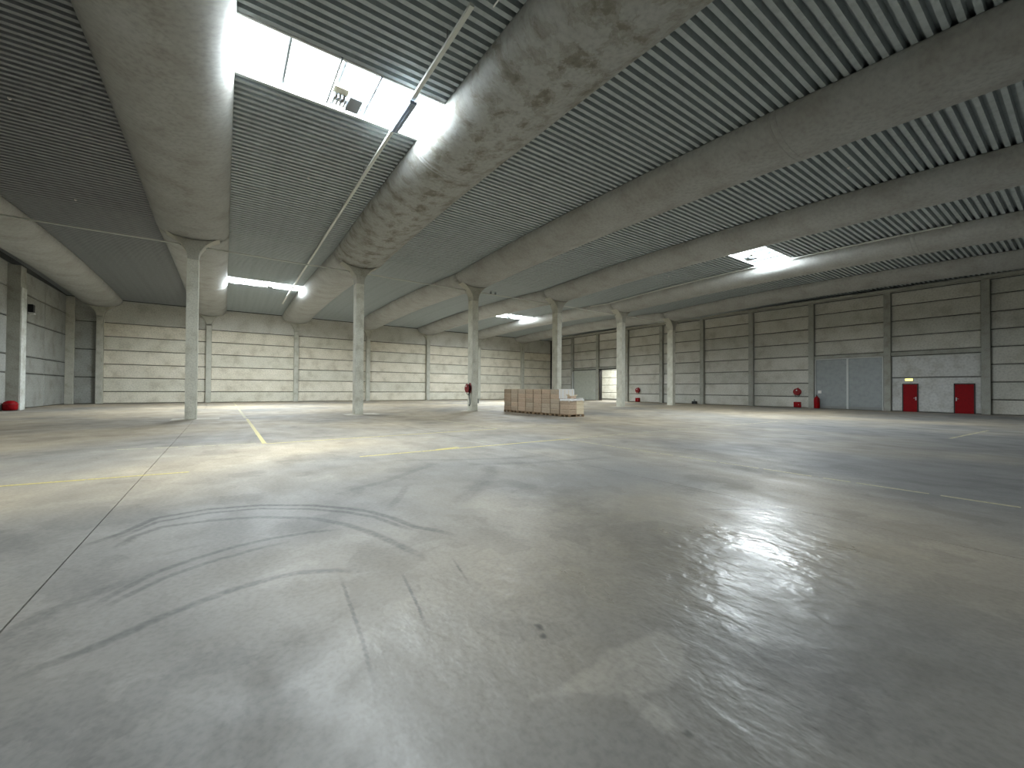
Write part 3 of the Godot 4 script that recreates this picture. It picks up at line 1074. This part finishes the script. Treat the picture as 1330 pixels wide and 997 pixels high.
# ------------------------------------------------------------------ pallets
func make_pallet(at_: Vector3, label: String) -> Node3D:
	var t := thing("wooden_pallet", at_, label, "pallet", "pallets under the carton row")
	for k in 5:
		put("board", bx(Vector3(0, 0.133, -0.345 + 0.1725 * k), Vector3(1.2, 0.022, 0.12), 0.003), M.wood, t)
	for k in 3:
		put("stringer", bx(Vector3(-0.53 + 0.53 * k, 0.111, 0), Vector3(0.14, 0.022, 0.80), 0.003), M.wood, t)
		put("runner", bx(Vector3(0, 0.011, -0.35 + 0.35 * k), Vector3(1.2, 0.022, 0.10), 0.003), M.wood, t)
		for j in 3:
			put("block", bx(Vector3(-0.53 + 0.53 * k, 0.061, -0.35 + 0.35 * j), Vector3(0.14, 0.078, 0.10), 0.003), M.wood, t)
	return t


func build_pallets() -> void:
	var proto: Node3D = null
	var x := 16.75
	var lay := ["bottom", "second", "third", "fourth", "fifth"]
	for s in 8:           # 0 is the low stack nearest the camera
		var z := -17.72 - 0.835 * s - (0.03 if s > 0 else 0.0)
		var name_ := "low front stack" if s == 0 else "%s tall stack from the front" % ORD[s - 1]
		var label := "wooden pallet under the %s of cartons" % name_
		if proto == null:
			proto = make_pallet(Vector3(x, 0, z), label)
		else:
			var c: Node3D = proto.duplicate()
			c.name = numbered("wooden_pallet")
			c.position = Vector3(x + rng.randf_range(-0.02, 0.02), 0, z)
			add_child(c)
			c.set_meta("label", label)
		var layers := 3 if s == 0 else 5
		var high := 0.288
		var split := 2 if s < 2 else 1
		for l in layers:
			for h in split:
				var wide := 1.18 / split
				var cx := x + (h - (split - 1) / 2.0) * wide + (rng.randf_range(-0.012, 0.012) if split == 1 else 0.0)
				var side := "" if split == 1 else (", left half" if h == 0 else ", right half")
				var t := thing("cardboard_carton", Vector3(cx, 0.146 + high * l, z + rng.randf_range(-0.01, 0.01)), "brown carton in the %s, %s layer%s" % [name_, lay[l], side], "carton", "cartons stacked on pallets")
				var m: Material = M.carton[rng.randi() % 4] if not (s == 0 and h == 1) else M.pale
				var cb := put("box", bx(Vector3(0, high / 2 - 0.003, 0), Vector3(wide - 0.008, high - 0.008, 0.765), 0.012), m, t)
				put("lid_band", bx(Vector3(0, high - 0.045, 0), Vector3(wide - 0.002, 0.012, 0.771)), M.pale, cb)
	var zc := -17.72
	var f := thing("plastic_sheet", Vector3(x, 1.012, zc), "white plastic sheet laid over the low front stack of cartons", "plastic sheet")
	var sh := Shape.new()
	var ra := []
	for side in 2:
		var ring := []
		for k in 29:
			var u := (-1.0 if k < 14 else 1.0) * 0.616 * pow(absf(k - 14) / 14.0, 0.5)
			var over := maxf(0.0, absf(u) - 0.597)
			ring.append(Vector2(u, 0.016 + 0.012 * sin(u * 21.0) - over * 5.0))
		ra.append(ring)
	var rings := []
	for k in 15:
		var v := (-1.0 if k < 7 else 1.0) * 0.408 * pow(absf(k - 7) / 7.0, 0.5)
		var over := maxf(0.0, absf(v) - 0.389)
		var ring := []
		for p in ra[0]:
			ring.append(Vector3(p.x, p.y - over * 5.0 + 0.010 * sin(v * 17.0 + p.x * 5.0), v))
		for q in range(ra[0].size() - 1, -1, -1):
			var p: Vector2 = ra[0][q]
			ring.append(Vector3(p.x, p.y - over * 5.0 + 0.010 * sin(v * 17.0 + p.x * 5.0) - 0.006, v))
		rings.append(ring)
	sh.loft(rings)
	put("film", sh.mesh(), M.film, f)
	put("fold", Shape.new().tube([Vector3(0.02, 0.04, 0.37), Vector3(0.25, 0.05, 0.375), Vector3(0.48, 0.045, 0.375), Vector3(0.56, 0.05, 0.30)], 0.035, 8).mesh(true), M.film, f)
	var o := thing("open_carton", Vector3(x + 0.05, 1.052, zc - 0.08), "small opened carton on the white sheet of the low stack", "carton")
	put("box", bx(Vector3(0, 0.075, 0), Vector3(0.42, 0.15, 0.30), 0.006), M.carton[1], o)
	put("flap", Shape.new().box(Vector3(0, 0, 0), Vector3(0.20, 0.008, 0.28)).mesh(), M.pale, o, Transform3D(Basis(Vector3(0, 0, 1), 0.5), Vector3(0.28, 0.17, 0)))
	put("flap", Shape.new().box(Vector3(0, 0, 0), Vector3(0.20, 0.008, 0.28)).mesh(), M.pale, o, Transform3D(Basis(Vector3(0, 0, 1), -0.7), Vector3(-0.27, 0.18, 0)))
	var w := thing("plastic_cover", Vector3(x, 1.05, zc - 0.865), "white stretch film over the top and end of the first tall stack", "plastic cover")
	put("top_film", bx(Vector3(0, 0.545, 0.0), Vector3(1.22, 0.012, 0.80), 0.004), M.film, w)
	put("end_film", bx(Vector3(0, 0.27, 0.402), Vector3(1.22, 0.55, 0.010), 0.003), M.film, w)
	for k in 4:
		put("crease", bx(Vector3(-0.45 + 0.3 * k, 0.27, 0.409), Vector3(0.03, 0.50, 0.012), 0.004), M.pale, w)
	var tf := thing("top_film", Vector3(x, 1.590, -21.22), "pale dust sheet along the tops of the tall carton stacks", "dust sheet")
	put("sheet", bx(Vector3(0, 0.008, -0.06), Vector3(1.19, 0.010, 4.30), 0.003), M.pale, tf)


# ------------------------------------------------------------------ red fire gear
func hose_reel(at_: Vector3, turn: float, label: String) -> Node3D:   # built facing -x
	var t := thing("hose_reel", at_, label, "hose reel", "red fire hose reels")
	t.rotation.y = turn
	var ax := Vector3(-1, 0, 0)
	put("back_flange", Shape.new().lathe([Vector2(0.0, 0.06), Vector2(0.30, 0.06), Vector2(0.32, 0.075), Vector2(0.30, 0.09), Vector2(0.0, 0.09)], Vector3.ZERO, ax, 28).mesh(), M.red_dark, t)
	put("front_flange", Shape.new().lathe([Vector2(0.0, 0.26), Vector2(0.30, 0.26), Vector2(0.32, 0.275), Vector2(0.29, 0.30), Vector2(0.12, 0.31), Vector2(0.10, 0.34), Vector2(0.0, 0.345)], Vector3.ZERO, ax, 28).mesh(), M.red_dark, t)
	for k in 4:
		var p := []
		for j in 29:
			var a := TAU * j / 28.0
			p.append(Vector3(-0.11 - 0.042 * k, sin(a) * 0.235, cos(a) * 0.235))
		put("hose_coil", Shape.new().tube(p, 0.024, 8).mesh(true), M.rubber, t)
	put("bracket", bx(Vector3(-0.03, 0.02, 0), Vector3(0.06, 0.72, 0.12), 0.01), M.red_dark, t)
	put("hub_cap", Shape.new().lathe([Vector2(0.0, 0.34), Vector2(0.06, 0.345), Vector2(0.05, 0.36), Vector2(0.0, 0.365)], Vector3(0, 0.14, 0), ax, 16).mesh(), M.film, t)
	var loop := []
	for j in 17:
		var a := PI * j / 16.0
		loop.append(Vector3(-0.18, -0.20 - sin(a) * 0.27, -cos(a) * 0.20))
	put("hose_loop", Shape.new().tube(loop, 0.022, 8).mesh(true), M.rubber, t)
	return t


func red_box(at_: Vector3, label: String) -> void:
	var t := thing("fire_box", at_, label, "fire box", "red boxes below the hose reels")
	put("case", bx(Vector3(-0.16, 0.28, 0), Vector3(0.30, 0.50, 0.52), 0.02), M.red, t)
	put("door", bx(Vector3(-0.32, 0.28, 0), Vector3(0.02, 0.44, 0.46), 0.008), M.red, t)
	put("latch", bx(Vector3(-0.335, 0.28, 0.17), Vector3(0.02, 0.08, 0.03), 0.004), M.trim, t)
	put("foot", bx(Vector3(-0.16, 0.015, 0), Vector3(0.22, 0.03, 0.44)), M.dark, t)


func build_fire_gear() -> void:
	hose_reel(Vector3(XR - 0.01, 1.50, -16.24), 0.0, "red hose reel on the right wall, just left of the steel gate")
	red_box(Vector3(XR - 0.01, 0.02, -16.24), "red floor box under the hose reel left of the steel gate")
	hose_reel(Vector3(XR - 0.01, 1.52, -34.5), 0.0, "distant red hose reel on the right wall, beside the open doorway")
	red_box(Vector3(XR - 0.01, 0.0, -34.5), "distant red box below the reel beside the open doorway")
	var reel := hose_reel(Vector3(X0 + S * 2 - 0.23, 1.62, ZR + 0.05), 0.0, "red hose reel on the side of the third free-standing column")
	var h := put("hanging_hose", Shape.new().tube([Vector3(-0.12, -0.29, 0.05), Vector3(-0.11, -0.57, 0.07), Vector3(-0.07, -0.87, 0.09), Vector3(-0.07, -1.11, 0.08), Vector3(-0.11, -1.19, 0.07)], 0.045, 10).mesh(true), M.steel, reel)
	put("nozzle", Shape.new().lathe([Vector2(0.0, 0.0), Vector2(0.03, 0.0), Vector2(0.045, 0.12), Vector2(0.0, 0.12)], Vector3(-0.11, -1.27, 0.07), Vector3.UP, 12).mesh(), M.dark, h)
	var sw := thing("switch_box", Vector3(X0 + S * 2 + 0.23, 0.55, ZR + 0.15), "small grey box low on the right side of the third column", "switch box")
	put("case", bx(Vector3(0.07, 0.16, 0), Vector3(0.14, 0.32, 0.2), 0.01), M.steel, sw)
	put("cover", bx(Vector3(0.145, 0.16, 0), Vector3(0.012, 0.26, 0.15), 0.004), M.fitting, sw)
	var e := thing("fire_extinguisher", Vector3(XR - 0.38, 0.0, -14.62), "tall red fire extinguisher by the pilaster left of the steel gate", "extinguisher")
	put("cylinder", Shape.new().lathe([Vector2(0.0, 0.03), Vector2(0.20, 0.03), Vector2(0.22, 0.06), Vector2(0.22, 0.80), Vector2(0.20, 0.92), Vector2(0.13, 1.03), Vector2(0.06, 1.08), Vector2(0.05, 1.12), Vector2(0.0, 1.12)], Vector3.ZERO, Vector3.UP, 24).mesh(true), M.red, e)
	put("valve", Shape.new().lathe([Vector2(0.0, 1.10), Vector2(0.045, 1.10), Vector2(0.045, 1.20), Vector2(0.0, 1.22)], Vector3.ZERO, Vector3.UP, 12).mesh(), M.dark, e)
	put("lever", bx(Vector3(-0.06, 1.22, 0), Vector3(0.22, 0.025, 0.03), 0.004), M.dark, e)
	put("hose", Shape.new().tube([Vector3(-0.04, 1.15, 0.03), Vector3(-0.16, 1.10, 0.12), Vector3(-0.20, 0.85, 0.16), Vector3(-0.20, 0.55, 0.14)], 0.018).mesh(true), M.rubber, e)
	put("foot_ring", Shape.new().lathe([Vector2(0.0, 0.0), Vector2(0.21, 0.0), Vector2(0.21, 0.035), Vector2(0.0, 0.035)], Vector3.ZERO, Vector3.UP, 24).mesh(), M.dark, e)
	var s := thing("emergency_light", Vector3(XR - 0.005, 2.42, -8.54), "glowing pale yellow emergency sign above the left red door", "emergency sign")
	put("housing", bx(Vector3(-0.04, 0.11, 0), Vector3(0.07, 0.22, 0.50), 0.01), M.trim, s)
	put("lightpanel", bx(Vector3(-0.085, 0.11, 0), Vector3(0.03, 0.17, 0.44), 0.008), M.sign, s)
	var l := AreaLight3D.new()
	l.name = "sign_glow"
	l.area_size = Vector2(0.44, 0.17)
	l.light_energy = 0.12
	l.light_color = Color(1.0, 0.95, 0.6)
	l.area_range = 100.0
	l.area_attenuation = 2.0
	l.shadow_enabled = true
	l.position = Vector3(-0.115, 0.11, 0)
	l.rotation.y = PI / 2
	s.add_child(l)
	var r := thing("red_bin", Vector3(XL + 0.36, 0.0, -39.6), "red rounded bin on the floor at the far left edge", "bin")
	put("body", Shape.new().lathe([Vector2(0.0, 0.04), Vector2(0.30, 0.04), Vector2(0.33, 0.12), Vector2(0.33, 0.42), Vector2(0.28, 0.54), Vector2(0.16, 0.62), Vector2(0.0, 0.64)], Vector3.ZERO, Vector3.UP, 24).mesh(true), M.red, r)
	put("foot", Shape.new().lathe([Vector2(0.0, 0.0), Vector2(0.29, 0.0), Vector2(0.29, 0.05), Vector2(0.0, 0.05)], Vector3.ZERO, Vector3.UP, 24).mesh(), M.dark, r)
	put("rim", Shape.new().lathe([Vector2(0.32, 0.40), Vector2(0.35, 0.41), Vector2(0.35, 0.44), Vector2(0.32, 0.45)], Vector3.ZERO, Vector3.UP, 24).mesh(), M.red_dark, r)
	var kb := thing("floor_socket", Vector3(XR - 0.18, 0.0, -26.6), "small dark box on the floor at the foot of the right wall", "box")
	put("case", bx(Vector3(0, 0.16, 0), Vector3(0.24, 0.32, 0.5), 0.03), M.dark, kb)
	put("knob", Shape.new().lathe([Vector2(0.0, 0.0), Vector2(0.05, 0.0), Vector2(0.05, 0.2), Vector2(0.0, 0.22)], Vector3(0, 0.32, 0), Vector3.UP, 12).mesh(), M.dark, kb)
